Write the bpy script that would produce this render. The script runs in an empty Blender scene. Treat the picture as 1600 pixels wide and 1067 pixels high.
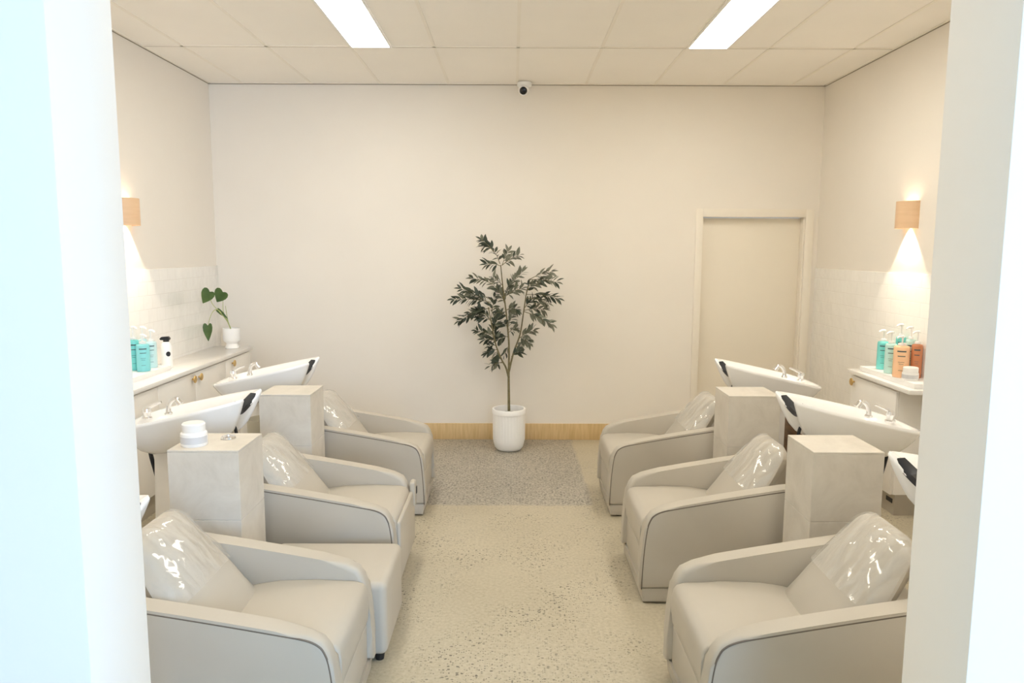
import bpy, bmesh, math, random
from mathutils import Vector, Matrix
PI = math.pi
SC = bpy.context.scene
COL = SC.collection

# ------------------------------------------------------------------ camera, world, light, exposure
F_PX, PITCH, ROLL, CAM = 1158.0, 0.12336, 0.0040, Vector((-0.036, 0.0, 1.744))
cam_data = bpy.data.cameras.new('camera')
cam_data.sensor_width = 36.0
cam_data.lens = F_PX / 1600.0 * 36.0
cam_data.clip_start = 0.02
cam = bpy.data.objects.new('camera', cam_data)
COL.objects.link(cam)
_f = Vector((0, math.cos(PITCH), -math.sin(PITCH)))
_r = Vector((1, 0, 0))
_u = _r.cross(_f)
_r2 = _r * math.cos(ROLL) + _u * math.sin(ROLL)
_u2 = -_r * math.sin(ROLL) + _u * math.cos(ROLL)
_m = Matrix((_r2, _u2, -_f)).transposed().to_4x4()
_m.translation = CAM
cam.matrix_world = _m
SC.camera = cam

world = bpy.data.worlds.new('world')
SC.world = world
world.use_nodes = True
_bg = world.node_tree.nodes['Background']
_bg.inputs[0].default_value = (0.6, 0.78, 1.0, 1)
_bg.inputs[1].default_value = 0.6

def area(name, loc, rot, sx, sy, power, color):
    d = bpy.data.lights.new(name, 'AREA')
    d.shape = 'RECTANGLE'
    d.size, d.size_y, d.energy, d.color = sx, sy, power, color
    o = bpy.data.objects.new(name, d)
    o.location, o.rotation_euler = loc, rot
    COL.objects.link(o)
    return o
# daylight through the shop window behind the camera
area('shopfront_daylight', (2.55, -3.35, 1.7), (PI/2, 0, 0), 2.8, 2.6, 170.0, (0.42, 0.65, 1.0))
PANEL_EMIT = 15.0
PANEL_COL = (1.0, 0.95, 0.85, 1)
SPOT_DOWN, SPOT_UP = 26.0, 1.0

vs = SC.view_settings
vs.view_transform = 'Standard'
vs.look = 'None'
vs.exposure = 0.62
vs.gamma = 1.0
vs.use_curve_mapping = False
SC.cycles.max_bounces = 12
SC.cycles.diffuse_bounces = 8
SC.cycles.transparent_max_bounces = 12
SC.cycles.sample_clamp_indirect = 6.0

# ------------------------------------------------------------------ materials
def srgb(r, g, b):
    f = lambda c: (c/255/12.92) if c/255 <= 0.04045 else ((c/255+0.055)/1.055)**2.4
    return (f(r), f(g), f(b), 1)

class NT:
    def __init__(self, name):
        self.m = bpy.data.materials.new(name)
        self.m.use_nodes = True
        self.t = self.m.node_tree
        self.b = self.t.nodes['Principled BSDF']
        self.out = self.t.nodes['Material Output']
    def n(self, typ, **kw):
        x = self.t.nodes.new(typ)
        for k, v in kw.items():
            if k.startswith('i_'):
                x.inputs[k[2:].replace('_', ' ')].default_value = v
            else:
                setattr(x, k, v)
        return x
    def l(self, a, b):
        self.t.links.new(a, b)
    def ramp(self, fac, stops):
        r = self.n('ShaderNodeValToRGB')
        e = r.color_ramp.elements
        while len(e) < len(stops): e.new(0.5)
        for el, (p, c) in zip(e, stops):
            el.position = p; el.color = c
        self.l(fac, r.inputs[0])
        return r.outputs[0]
    def math(self, op, a, b=None):
        x = self.n('ShaderNodeMath', operation=op)
        for i, v in enumerate((a, b)):
            if v is None: continue
            if isinstance(v, (int, float)): x.inputs[i].default_value = v
            else: self.l(v, x.inputs[i])
        return x.outputs[0]
    def mix(self, fac, a, b, blend='MIX'):
        x = self.n('ShaderNodeMix', data_type='RGBA', blend_type=blend)
        for i, v in ((0, fac), (6, a), (7, b)):
            if isinstance(v, (int, float)): x.inputs[i].default_value = v
            elif isinstance(v, tuple): x.inputs[i].default_value = v
            else: self.l(v, x.inputs[i])
        return x.outputs[2]
    def coord(self):
        return self.n('ShaderNodeTexCoord').outputs['Object']
    def bump(self, h, strength=0.2, dist=0.01):
        x = self.n('ShaderNodeBump')
        x.inputs['Strength'].default_value = strength
        x.inputs['Distance'].default_value = dist
        self.l(h, x.inputs['Height'])
        self.l(x.outputs[0], self.b.inputs['Normal'])

def plain(name, col, rough=0.5, metal=0.0, noise=0.03, nscale=6.0, bump=0.0, bscale=200.0, spec=0.5, coat=0.0):
    m = NT(name)
    c = m.coord()
    nz = m.n('ShaderNodeTexNoise'); nz.inputs['Scale'].default_value = nscale
    nz.inputs['Detail'].default_value = 3
    m.l(c, nz.inputs['Vector'])
    lo = tuple(max(0, v*(1-noise)) for v in col[:3]) + (1,)
    hi = tuple(min(1, v*(1+noise)) for v in col[:3]) + (1,)
    m.l(m.ramp(nz.outputs[0], [(0.35, lo), (0.65, hi)]), m.b.inputs['Base Color'])
    m.b.inputs['Roughness'].default_value = rough
    m.b.inputs['Metallic'].default_value = metal
    m.b.inputs['Specular IOR Level'].default_value = spec
    m.b.inputs['Coat Weight'].default_value = coat
    if bump:
        n2 = m.n('ShaderNodeTexNoise'); n2.inputs['Scale'].default_value = bscale
        m.l(c, n2.inputs['Vector'])
        m.bump(n2.outputs[0], bump, 0.003)
    return m.m

M = {}
M['wall'] = plain('cream_wall_paint', (0.85, 0.80, 0.725, 1), 0.7, noise=0.012, nscale=1.2, bump=0.05, bscale=120)
M['front_wall'] = plain('white_wall_paint', (0.95, 0.915, 0.86, 1), 0.6, noise=0.01, nscale=1.0)
M['ceiling'] = plain('ceiling_board', (0.96, 0.92, 0.86, 1), 0.8, noise=0.01, nscale=2)
M['grid'] = plain('ceiling_grid_metal', (0.92, 0.87, 0.79, 1), 0.5, noise=0.01)
M['grid_dark'] = plain('painted_shadow_line', (0.30, 0.26, 0.20, 1), 0.8)  # dark colour of solid strips, paints the shade along bars and walls
M['door'] = plain('door_cream', (0.84, 0.775, 0.66, 1), 0.5, noise=0.01, nscale=2)
M['trim'] = plain('trim_cream', (0.86, 0.80, 0.70, 1), 0.45, noise=0.008)
M['leather'] = plain('greige_leather', (0.515, 0.47, 0.395, 1), 0.42, noise=0.025, nscale=3, bump=0.06, bscale=350, spec=0.35)
M['piping'] = plain('taupe_piping', (0.16, 0.13, 0.10, 1), 0.5)
M['black'] = plain('black_rubber', (0.012, 0.012, 0.014, 1), 0.45)
M['porcelain'] = plain('white_porcelain', (0.96, 0.955, 0.94, 1), 0.12, noise=0.004, coat=0.4)
M['chrome'] = plain('chrome', (0.85, 0.85, 0.86, 1), 0.08, 1.0, noise=0.01)
M['brass'] = plain('brass', (0.72, 0.50, 0.20, 1), 0.28, 1.0, noise=0.04, nscale=40)
M['cabinet'] = plain('cabinet_white', (0.89, 0.865, 0.82, 1), 0.4, noise=0.008)
M['counter'] = plain('counter_white_stone', (0.91, 0.89, 0.855, 1), 0.15, noise=0.012, nscale=9)
M['toe'] = plain('kickboard_greige', (0.42, 0.38, 0.31, 1), 0.5)
M['white'] = plain('white_plastic', (0.90, 0.89, 0.87, 1), 0.3, noise=0.005)
M['ceramic'] = plain('matt_white_ceramic', (0.95, 0.94, 0.92, 1), 0.5, noise=0.01)
M['teal'] = plain('teal_bottle', srgb(125, 215, 211), 0.25, noise=0.02)
M['mint'] = plain('mint_bottle', srgb(196, 232, 226), 0.25, noise=0.02)
M['sky'] = plain('aqua_bottle', srgb(140, 219, 224), 0.25, noise=0.02)
M['paleblue'] = plain('pale_blue_bottle', srgb(200, 230, 233), 0.25, noise=0.02)
M['orange'] = plain('orange_bottle', srgb(252, 206, 164), 0.25, noise=0.02)
M['amber'] = plain('amber_bottle', srgb(204, 134, 94), 0.2, noise=0.05)
M['ink'] = plain('label_ink', (0.05, 0.09, 0.10, 1), 0.6)
M['greylabel'] = plain('grey_label', (0.62, 0.62, 0.63, 1), 0.5)
M['lens'] = plain('black_glass', (0.006, 0.006, 0.008, 1), 0.08)
M['soil'] = plain('dark_soil', (0.05, 0.04, 0.03, 1), 0.95, noise=0.4, nscale=60)
M['bark'] = plain('olive_bark', (0.19, 0.16, 0.08, 1), 0.7, noise=0.2, nscale=40)
M['stem'] = plain('pale_green_stem', (0.42, 0.46, 0.16, 1), 0.5, noise=0.1)
M['bin'] = plain('grey_green_bin', (0.50, 0.47, 0.38, 1), 0.4)
M['pedestal'] = plain('basin_pedestal_white', (0.82, 0.80, 0.77, 1), 0.35)

def leaf_mat(name, a, b):
    m = NT(name)
    c = m.coord()
    nz = m.n('ShaderNodeTexNoise'); nz.inputs['Scale'].default_value = 9
    m.l(c, nz.inputs['Vector'])
    m.l(m.ramp(nz.outputs[0], [(0.35, a), (0.65, b)]), m.b.inputs['Base Color'])
    m.b.inputs['Roughness'].default_value = 0.45
    return m.m
M['leaf_shaded'] = leaf_mat('shaded_green_leaf', (0.030, 0.042, 0.026, 1), (0.062, 0.076, 0.045, 1))  # leaves away from the light, shade put into the colour
M['leaf_lit'] = leaf_mat('lit_grey_green_leaf', (0.115, 0.120, 0.075, 1), (0.21, 0.21, 0.15, 1))  # same leaves where light falls, brightness put into the colour
M['leaf_heart'] = leaf_mat('heart_leaf_green', (0.045, 0.095, 0.018, 1), (0.085, 0.15, 0.035, 1))

def floor_mat():
    m = NT('ground_concrete_floor')
    c = m.coord()
    sep = m.n('ShaderNodeSeparateXYZ'); m.l(c, sep.inputs[0])
    big = m.n('ShaderNodeTexNoise'); big.inputs['Scale'].default_value = 1.6; big.inputs['Detail'].default_value = 6
    m.l(c, big.inputs['Vector'])
    fine = m.n('ShaderNodeTexNoise'); fine.inputs['Scale'].default_value = 60; fine.inputs['Detail'].default_value = 4
    m.l(c, fine.inputs['Vector'])
    base = m.ramp(big.outputs[0], [(0.3, (0.43, 0.375, 0.255, 1)), (0.7, (0.56, 0.495, 0.36, 1))])
    base = m.mix(0.5, base, m.ramp(fine.outputs[0], [(0.3, (0.39, 0.34, 0.245, 1)), (0.7, (0.60, 0.54, 0.42, 1))]))
    rough_b = m.mix(0.6, m.ramp(big.outputs[0], [(0.3, (0.36, 0.325, 0.26, 1)), (0.7, (0.50, 0.455, 0.37, 1))]),
                    m.ramp(fine.outputs[0], [(0.35, (0.21, 0.188, 0.15, 1)), (0.65, (0.58, 0.53, 0.44, 1))]))
    # zone: the coarser ground strip along the back wall, ending at a saw cut
    wob = m.n('ShaderNodeTexNoise'); wob.inputs['Scale'].default_value = 3
    m.l(c, wob.inputs['Vector'])
    edge = m.math('ADD', sep.outputs[1], m.math('MULTIPLY', m.math('SUBTRACT', wob.outputs[0], 0.5), 0.05))
    zy = m.n('ShaderNodeMapRange'); m.l(edge, zy.inputs[0]); zy.inputs[1].default_value = 4.90; zy.inputs[2].default_value = 4.93
    edx = m.math('ADD', sep.outputs[0], m.math('MULTIPLY', m.math('SUBTRACT', wob.outputs[0], 0.5), 0.08))
    zx = m.n('ShaderNodeMapRange'); m.l(edx, zx.inputs[0]); zx.inputs[1].default_value = 0.53; zx.inputs[2].default_value = 0.50
    zone = m.math('MULTIPLY', zy.outputs[0], zx.outputs[0])
    col = m.mix(zone, base, rough_b)
    # dark aggregate chips
    def chips(scale, thr, dens):
        v = m.n('ShaderNodeTexVoronoi'); v.inputs['Scale'].default_value = scale
        mp = m.n('ShaderNodeMapping'); mp.inputs['Scale'].default_value = (1.0, 1.4, 1.0)
        m.l(c, mp.inputs[0]); m.l(mp.outputs[0], v.inputs['Vector'])
        s2 = m.n('ShaderNodeSeparateColor'); m.l(v.outputs['Color'], s2.inputs[0])
        on = m.math('LESS_THAN', v.outputs['Distance'], thr)
        pick = m.math('LESS_THAN', s2.outputs[0], dens)
        return m.math('MULTIPLY', on, pick)
    patch = m.n('ShaderNodeTexNoise'); patch.inputs['Scale'].default_value = 2.3; patch.inputs['Detail'].default_value = 2
    m.l(c, patch.inputs['Vector'])
    pm = m.ramp(patch.outputs[0], [(0.38, (0.05, 0.05, 0.05, 1)), (0.62, (1, 1, 1, 1))])
    ch = m.math('MULTIPLY', m.math('MAXIMUM', chips(50, 0.34, 0.20), chips(95, 0.38, 0.26)), pm)
    col = m.mix(m.math('MULTIPLY', ch, 0.9), col, (0.10, 0.085, 0.065, 1))
    ch2 = m.math('MULTIPLY', m.math('MAXIMUM', chips(50, 0.42, 0.30), chips(85, 0.45, 0.35)), zone)
    col = m.mix(m.math('MULTIPLY', ch2, 0.75), col, (0.14, 0.125, 0.105, 1))
    m.l(col, m.b.inputs['Base Color'])
    m.b.inputs['Roughness'].default_value = 0.38
    m.b.inputs['Specular IOR Level'].default_value = 0.4
    return m.m
M['floor'] = floor_mat()

def stone_mat():
    m = NT('stone_look_tile')
    c = m.coord()
    a = m.n('ShaderNodeTexNoise'); a.inputs['Scale'].default_value = 5; a.inputs['Detail'].default_value = 8; a.inputs['Roughness'].default_value = 0.65
    a.inputs['Distortion'].default_value = 0.6
    m.l(c, a.inputs['Vector'])
    m.l(m.ramp(a.outputs[0], [(0.3, (0.60, 0.555, 0.475, 1)), (0.5, (0.68, 0.63, 0.55, 1)), (0.72, (0.74, 0.695, 0.615, 1))]), m.b.inputs['Base Color'])
    m.b.inputs['Roughness'].default_value = 0.5
    m.bump(a.outputs[0], 0.08, 0.004)
    return m.m
M['stone'] = stone_mat()
M['grout'] = plain('tile_grout', (0.58, 0.54, 0.48, 1), 0.8)

def tile_mat():
    m = NT('glazed_wall_tile')
    c = m.coord()
    sep = m.n('ShaderNodeSeparateXYZ'); m.l(c, sep.inputs[0])
    cmb = m.n('ShaderNodeCombineXYZ'); m.l(sep.outputs[1], cmb.inputs[0]); m.l(sep.outputs[2], cmb.inputs[1])
    br = m.n('ShaderNodeTexBrick')
    br.offset = 0.5
    br.inputs['Scale'].default_value = 1.0
    br.inputs['Mortar Size'].default_value = 0.0022
    br.inputs['Mortar Smooth'].default_value = 0.6
    br.inputs['Brick Width'].default_value = 0.13
    br.inputs['Row Height'].default_value = 0.10
    br.inputs['Color1'].default_value = (0.91, 0.895, 0.86, 1)
    br.inputs['Color2'].default_value = (0.93, 0.915, 0.88, 1)
    br.inputs['Mortar'].default_value = (0.88, 0.855, 0.81, 1)
    m.l(cmb.outputs[0], br.inputs['Vector'])
    m.l(br.outputs['Color'], m.b.inputs['Base Color'])
    nz = m.n('ShaderNodeTexNoise'); nz.inputs['Scale'].default_value = 11; nz.inputs['Detail'].default_value = 1
    m.l(c, nz.inputs['Vector'])
    h = m.math('ADD', m.math('MULTIPLY', br.outputs['Fac'], -1.0), m.math('MULTIPLY', nz.outputs[0], 1.7))
    m.bump(h, 0.5, 0.0032)
    m.b.inputs['Roughness'].default_value = 0.10
    m.b.inputs['Specular IOR Level'].default_value = 0.45
    return m.m
M['tile'] = tile_mat()

def wood_mat(name, a, b, sc=(1, 1, 14)):
    m = NT(name)
    c = m.coord()
    mp = m.n('ShaderNodeMapping'); mp.inputs['Scale'].default_value = sc
    m.l(c, mp.inputs[0])
    nz = m.n('ShaderNodeTexNoise'); nz.inputs['Scale'].default_value = 5; nz.inputs['Detail'].default_value = 6
    m.l(mp.outputs[0], nz.inputs['Vector'])
    m.l(m.ramp(nz.outputs[0], [(0.3, a), (0.7, b)]), m.b.inputs['Base Color'])
    m.b.inputs['Roughness'].default_value = 0.5
    return m.m
M['plywood'] = wood_mat('pale_plywood', (0.60, 0.42, 0.20, 1), (0.72, 0.53, 0.28, 1), (14, 1, 1.2))
M['sconce'] = wood_mat('peach_shade', (0.74, 0.50, 0.30, 1), (0.80, 0.56, 0.35, 1), (1, 1, 10))
M['brownwood'] = wood_mat('brown_timber', (0.10, 0.048, 0.018, 1), (0.22, 0.115, 0.05, 1), (2, 2, 12))

def emit_mat(name, col, s):
    m = NT(name)
    e = m.n('ShaderNodeEmission'); e.inputs[0].default_value = col; e.inputs[1].default_value = s
    m.l(e.outputs[0], m.out.inputs[0])
    return m.m
M['panel'] = emit_mat('led_panel_diffuser', PANEL_COL, PANEL_EMIT)
M['lamp'] = emit_mat('warm_lamp', (1, 0.80, 0.55, 1), 12)

def film_mat():
    m = NT('clear_plastic_film')
    tr = m.n('ShaderNodeBsdfTransparent'); tr.inputs[0].default_value = (0.99, 0.99, 0.985, 1)
    gl = m.n('ShaderNodeBsdfGlossy'); gl.inputs['Roughness'].default_value = 0.06
    fr = m.n('ShaderNodeLayerWeight'); fr.inputs[0].default_value = 0.5
    c = m.coord()
    nz = m.n('ShaderNodeTexNoise'); nz.inputs['Scale'].default_value = 7; nz.inputs['Detail'].default_value = 2; nz.inputs['Distortion'].default_value = 1.2
    mp = m.n('ShaderNodeMapping'); mp.inputs['Scale'].default_value = (1, 2.2, 1)
    m.l(c, mp.inputs[0]); m.l(mp.outputs[0], nz.inputs['Vector'])
    bp = m.n('ShaderNodeBump'); bp.inputs['Strength'].default_value = 0.24; bp.inputs['Distance'].default_value = 0.02
    m.l(nz.outputs[0], bp.inputs['Height'])
    m.l(bp.outputs[0], gl.inputs['Normal'])
    mx = m.n('ShaderNodeMixShader')
    m.l(m.math('ADD', m.math('MULTIPLY', m.math('POWER', fr.outputs['Facing'], 3.0), 0.35), 0.055), mx.inputs[0])
    m.l(tr.outputs[0], mx.inputs[1]); m.l(gl.outputs[0], mx.inputs[2])
    df = m.n('ShaderNodeBsdfDiffuse'); df.inputs[0].default_value = (0.86, 0.84, 0.80, 1)
    n3 = m.n('ShaderNodeTexNoise'); n3.inputs['Scale'].default_value = 10; n3.inputs['Detail'].default_value = 3; n3.inputs['Distortion'].default_value = 1.5
    mp3 = m.n('ShaderNodeMapping'); mp3.inputs['Scale'].default_value = (0.5, 2.0, 0.5)
    m.l(c, mp3.inputs[0]); m.l(mp3.outputs[0], n3.inputs['Vector'])
    m2 = m.n('ShaderNodeMixShader')
    m.l(m.ramp(n3.outputs[0], [(0.40, (0.05, 0.05, 0.05, 1)), (0.62, (0.24, 0.24, 0.24, 1))]), m2.inputs[0])
    m.l(mx.outputs[0], m2.inputs[1]); m.l(df.outputs[0], m2.inputs[2])
    m.l(m2.outputs[0], m.out.inputs[0])
    return m.m
M['film'] = film_mat()

# ------------------------------------------------------------------ mesh helpers
def V(*a): return Vector(a)

def obj(name, bm, mats, parent=None, smooth=True, angle=35):
    me = bpy.data.meshes.new(name)
    bmesh.ops.recalc_face_normals(bm, faces=bm.faces)
    if smooth:
        for f in bm.faces: f.smooth = True
        for e in bm.edges:
            if len(e.link_faces) == 2 and e.calc_face_angle(0) > math.radians(angle): e.smooth = False
    bm.to_mesh(me); bm.free()
    for mt in (mats if isinstance(mats, (list, tuple)) else [mats]):
        me.materials.append(mt)
    o = bpy.data.objects.new(name, me)
    COL.objects.link(o)
    if parent is not None: o.parent = parent
    return o

def tag(o, label, cat, group=None):
    o['label'] = label; o['category'] = cat
    if group: o['group'] = group
    return o

def thing(name, label, cat, loc=(0, 0, 0), rz=0.0, group=None):
    o = bpy.data.objects.new(name, None)
    o.empty_display_size = 0.05
    COL.objects.link(o)
    o.location = loc; o.rotation_euler = (0, 0, rz)
    return tag(o, label, cat, group)

def structure(o):
    o['kind'] = 'structure'
    return o

def dup(root, label, loc, rz=None, group=None):
    r = root.copy(); COL.objects.link(r)
    r['label'] = label; r.location = loc
    if rz is not None: r.rotation_euler = (0, 0, rz)
    if group: r['group'] = group
    for ch in list(root.children):
        c = ch.copy(); COL.objects.link(c); c.parent = r
        for g in list(ch.children):
            d = g.copy(); COL.objects.link(d); d.parent = c
    return r

def box(bm, x0, x1, y0, y1, z0, z1, bev=0.0, seg=2, mi=0):
    r = bmesh.ops.create_cube(bm, size=1.0)
    vs_ = r['verts']
    for v in vs_:
        v.co = V((x0+x1)/2 + v.co.x*(x1-x0), (y0+y1)/2 + v.co.y*(y1-y0), (z0+z1)/2 + v.co.z*(z1-z0))
    fs = set(f for v in vs_ for f in v.link_faces)
    if bev:
        es = list(set(e for v in vs_ for e in v.link_edges))
        rr = bmesh.ops.bevel(bm, geom=es, offset=bev, segments=seg, affect='EDGES', profile=0.5)
        fs = set(rr['faces']) | set(f for f in fs if f.is_valid)
    for f in fs: f.material_index = mi
    return bm

def B(*a, **k):
    return box(bmesh.new(), *a, **k)

def lathe(bm, prof, seg=32, c=(0, 0, 0), mi=0, capb=True, capt=True):
    rings = []
    for r, z in prof:
        rings.append([bm.verts.new((c[0]+r*math.cos(2*PI*i/seg), c[1]+r*math.sin(2*PI*i/seg), c[2]+z)) for i in range(seg)])
    for a, b in zip(rings, rings[1:]):
        for i in range(seg):
            f = bm.faces.new((a[i], a[(i+1) % seg], b[(i+1) % seg], b[i])); f.material_index = mi
    if capb: bm.faces.new(list(reversed(rings[0]))).material_index = mi
    if capt: bm.faces.new(rings[-1]).material_index = mi
    return bm

def tube(bm, pts, rad, seg=10, mi=0):
    pts = [Vector(p) for p in pts]
    n = len(pts)
    rads = rad if isinstance(rad, (list, tuple)) else [rad]*n
    rings = []
    prev = None
    for i, p in enumerate(pts):
        d = (pts[min(i+1, n-1)] - pts[max(i-1, 0)]).normalized()
        if prev is None:
            a = d.orthogonal().normalized()
        else:
            a = (prev - d*prev.dot(d)).normalized()
        prev = a
        b = d.cross(a)
        rings.append([bm.verts.new(p + (a*math.cos(2*PI*k/seg) + b*math.sin(2*PI*k/seg))*rads[i]) for k in range(seg)])
    for r0, r1 in zip(rings, rings[1:]):
        for k in range(seg):
            bm.faces.new((r0[k], r0[(k+1) % seg], r1[(k+1) % seg], r1[k])).material_index = mi
    bm.faces.new(list(reversed(rings[0]))).material_index = mi
    bm.faces.new(rings[-1]).material_index = mi
    return bm

def spline(pts, n=8):
    """Catmull-Rom through pts"""
    P = [Vector(p) for p in pts]
    P = [P[0]*2-P[1]] + P + [P[-1]*2-P[-2]]
    out = []
    for i in range(1, len(P)-2):
        for k in range(n):
            t = k/n
            a, b, c, d = P[i-1], P[i], P[i+1], P[i+2]
            out.append(0.5*((2*b) + (c-a)*t + (2*a-5*b+4*c-d)*t*t + (3*b-a-3*c+d)*t*t*t))
    out.append(P[-2])
    return out

def loft(bm, rings, closed=True, mi=0, cap0=False, cap1=False):
    R = [[bm.verts.new(p) for p in r] for r in rings]
    n = len(R[0])
    for a, b in zip(R, R[1:]):
        for i in range(n if closed else n-1):
            bm.faces.new((a[i], a[(i+1) % n], b[(i+1) % n], b[i])).material_index = mi
    if cap0: bm.faces.new(list(reversed(R[0]))).material_index = mi
    if cap1: bm.faces.new(R[-1]).material_index = mi
    return R

def prism(bm, poly, y0, y1, bev=0.0, seg=3, mi=0):
    """poly of (x, z), extruded along y, with rounded rims"""
    a = [bm.verts.new((x, y0, z)) for x, z in poly]
    b = [bm.verts.new((x, y1, z)) for x, z in poly]
    n = len(poly)
    fa = bm.faces.new(a); fb = bm.faces.new(list(reversed(b)))
    for i in range(n):
        bm.faces.new((a[i], b[i], b[(i+1) % n], a[(i+1) % n]))
    if bev:
        es = list(fa.edges) + list(fb.edges)
        bmesh.ops.bevel(bm, geom=es, offset=bev, segments=seg, affect='EDGES', profile=0.5)
    return bm

# ------------------------------------------------------------------ the setting
BACK, CEIL, HW = 6.71, 3.18, 2.70
FN0, FN1, OPEN = 1.38, 1.61, 0.87        # doorway wall: near face, far face, half width of the opening
structure(obj('floor', B(-4.2, 4.2, -3.7, BACK+0.2, -0.12, 0.0), M['floor'], smooth=False))

# suspended ceiling, boards + T-bars + painted shadow lines
bm = B(-HW-0.1, HW+0.1, FN1, BACK+0.1, CEIL, CEIL+0.1)
for i in range(-4, 5):
    box(bm, i*0.6-0.011, i*0.6+0.011, FN1, BACK, CEIL-0.004, CEIL+0.002, mi=1)
for k in range(1, 5):
    yy = BACK - 1.2*k
    box(bm, -HW, HW, yy-0.011, yy+0.011, CEIL-0.004, CEIL+0.002, mi=1)
    box(bm, -HW, HW, yy+0.010, yy+0.0135, CEIL-0.0045, CEIL+0.002, mi=2)
box(bm, -HW, HW, BACK-0.022, BACK, CEIL-0.005, CEIL+0.002, mi=1)
box(bm, -HW, HW, BACK-0.004, BACK+0.001, CEIL-0.010, CEIL-0.004, mi=2)
for s in (-1, 1):
    box(bm, min(s*HW, s*(HW-0.022)), max(s*HW, s*(HW-0.022)), FN1, BACK, CEIL-0.005, CEIL+0.002, mi=1)
    box(bm, min(s*(HW+.001), s*(HW-0.004)), max(s*(HW+.001), s*(HW-0.004)), FN1, BACK, CEIL-0.010, CEIL-0.004, mi=2)
structure(obj('ceiling', bm, [M['ceiling'], M['grid'], M['grid_dark']], smooth=False))

wl = structure(obj('wall_left', B(-HW-0.15, -HW, FN1, BACK+0.15, 0, CEIL), M['wall'], smooth=False))
wr = structure(obj('wall_right', B(HW, HW+0.15, FN1, BACK+0.15, 0, CEIL), M['wall'], smooth=False))
DX0, DX1, DZ = 1.665, 2.581, 2.04
bm = bmesh.new()
box(bm, -HW, DX0, BACK, BACK+0.15, 0, CEIL)
box(bm, DX1, HW, BACK, BACK+0.15, 0, CEIL)
box(bm, DX0, DX1, BACK, BACK+0.15, DZ, CEIL)
structure(obj('wall_back', bm, M['wall'], smooth=False))
structure(obj('door_1', B(DX0+0.006, DX1-0.012, BACK+0.075, BACK+0.115, 0.005, DZ-0.005, bev=0.002), M['door']))
bm = bmesh.new()
box(bm, DX0-0.062, DX0, BACK-0.014, BACK, 0, DZ+0.072, bev=0.003)
box(bm, DX1, DX1+0.074, BACK-0.014, BACK, 0, DZ+0.072, bev=0.003)
box(bm, DX0, DX1, BACK-0.014, BACK, DZ, DZ+0.072, bev=0.003)
box(bm, DX1-0.014, DX1, BACK+0.0, BACK+0.074, 0, DZ, bev=0.002)
structure(obj('trim_1', bm, M['trim']))
structure(obj('baseboard_back', B(-HW, DX0-0.062, BACK-0.016, BACK, 0, 0.150, bev=0.002), M['plywood']))

# glazed tile splashbacks
obj('tile_splashback', B(-HW, -HW+0.010, 2.6, BACK-0.001, 0.15, 1.59, bev=0.003), M['tile'], wl)
obj('tile_splashback', B(HW-0.010, HW, 2.6, BACK-0.001, 0.15, 1.59, bev=0.003), M['tile'], wr)

# the wall with the wide doorway we look through
bm = bmesh.new()
box(bm, -4.2, -OPEN, FN0, FN1, 0, CEIL, bev=0.003)
box(bm, OPEN, 4.2, FN0, FN1, 0, CEIL, bev=0.003)
structure(obj('wall_front', bm, M['front_wall']))
# the front shop behind the camera: walls, ceiling, shop window opening
bm = bmesh.new()
box(bm, -4.35, -4.2, -3.7, FN1, 0, CEIL)
structure(obj('wall_shop_left', bm, M['front_wall'], smooth=False))
structure(obj('wall_shop_right', B(4.2, 4.35, -3.7, FN1, 0, CEIL), M['front_wall'], smooth=False))
structure(obj('ceiling_shop', B(-4.2, 4.2, -3.7, FN1, CEIL, CEIL+0.1), M['front_wall'], smooth=False))
bm = bmesh.new()
box(bm, -4.2, 0.5, -3.7, -3.55, 0, CEIL)
box(bm, 4.1, 4.2, -3.7, -3.55, 0, CEIL)
box(bm, 0.5, 4.1, -3.7, -3.55, 0, 0.3)
box(bm, 0.5, 4.1, -3.7, -3.55, 3.05, CEIL)
structure(obj('wall_shop_rear', bm, M['front_wall'], smooth=False))

# ------------------------------------------------------------------ ceiling lights
def ceiling_light(x0, label, yc=BACK-1.8):
    t = thing('ceiling_light', label, 'light', (x0+0.15, yc, CEIL-0.005), 0, 'ceiling light panels')
    bm = bmesh.new()
    for s in (-1, 1):
        box(bm, s*0.142-0.008, s*0.142+0.008, -0.6, 0.6, -0.006, 0.004)
        box(bm, -0.134, 0.134, s*0.592-0.008, s*0.592+0.008, -0.006, 0.004)
    obj('frame', bm, M['white'], t, smooth=False)
    obj('diffuser', B(-0.134, 0.134, -0.584, 0.584, -0.004, 0.003), M['panel'], t, smooth=False)
ceiling_light(-1.2, 'long white ceiling light panel left of the ceiling middle')
ceiling_light(1.2, 'long white ceiling light panel right of the ceiling middle')
ceiling_light(-1.2, 'added unseen ceiling light panel nearest the doorway, left side', BACK-4.2)  # extra pair out of view, added to brighten the near-facing surfaces
ceiling_light(1.2, 'added unseen ceiling light panel nearest the doorway, right side', BACK-4.2)

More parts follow.
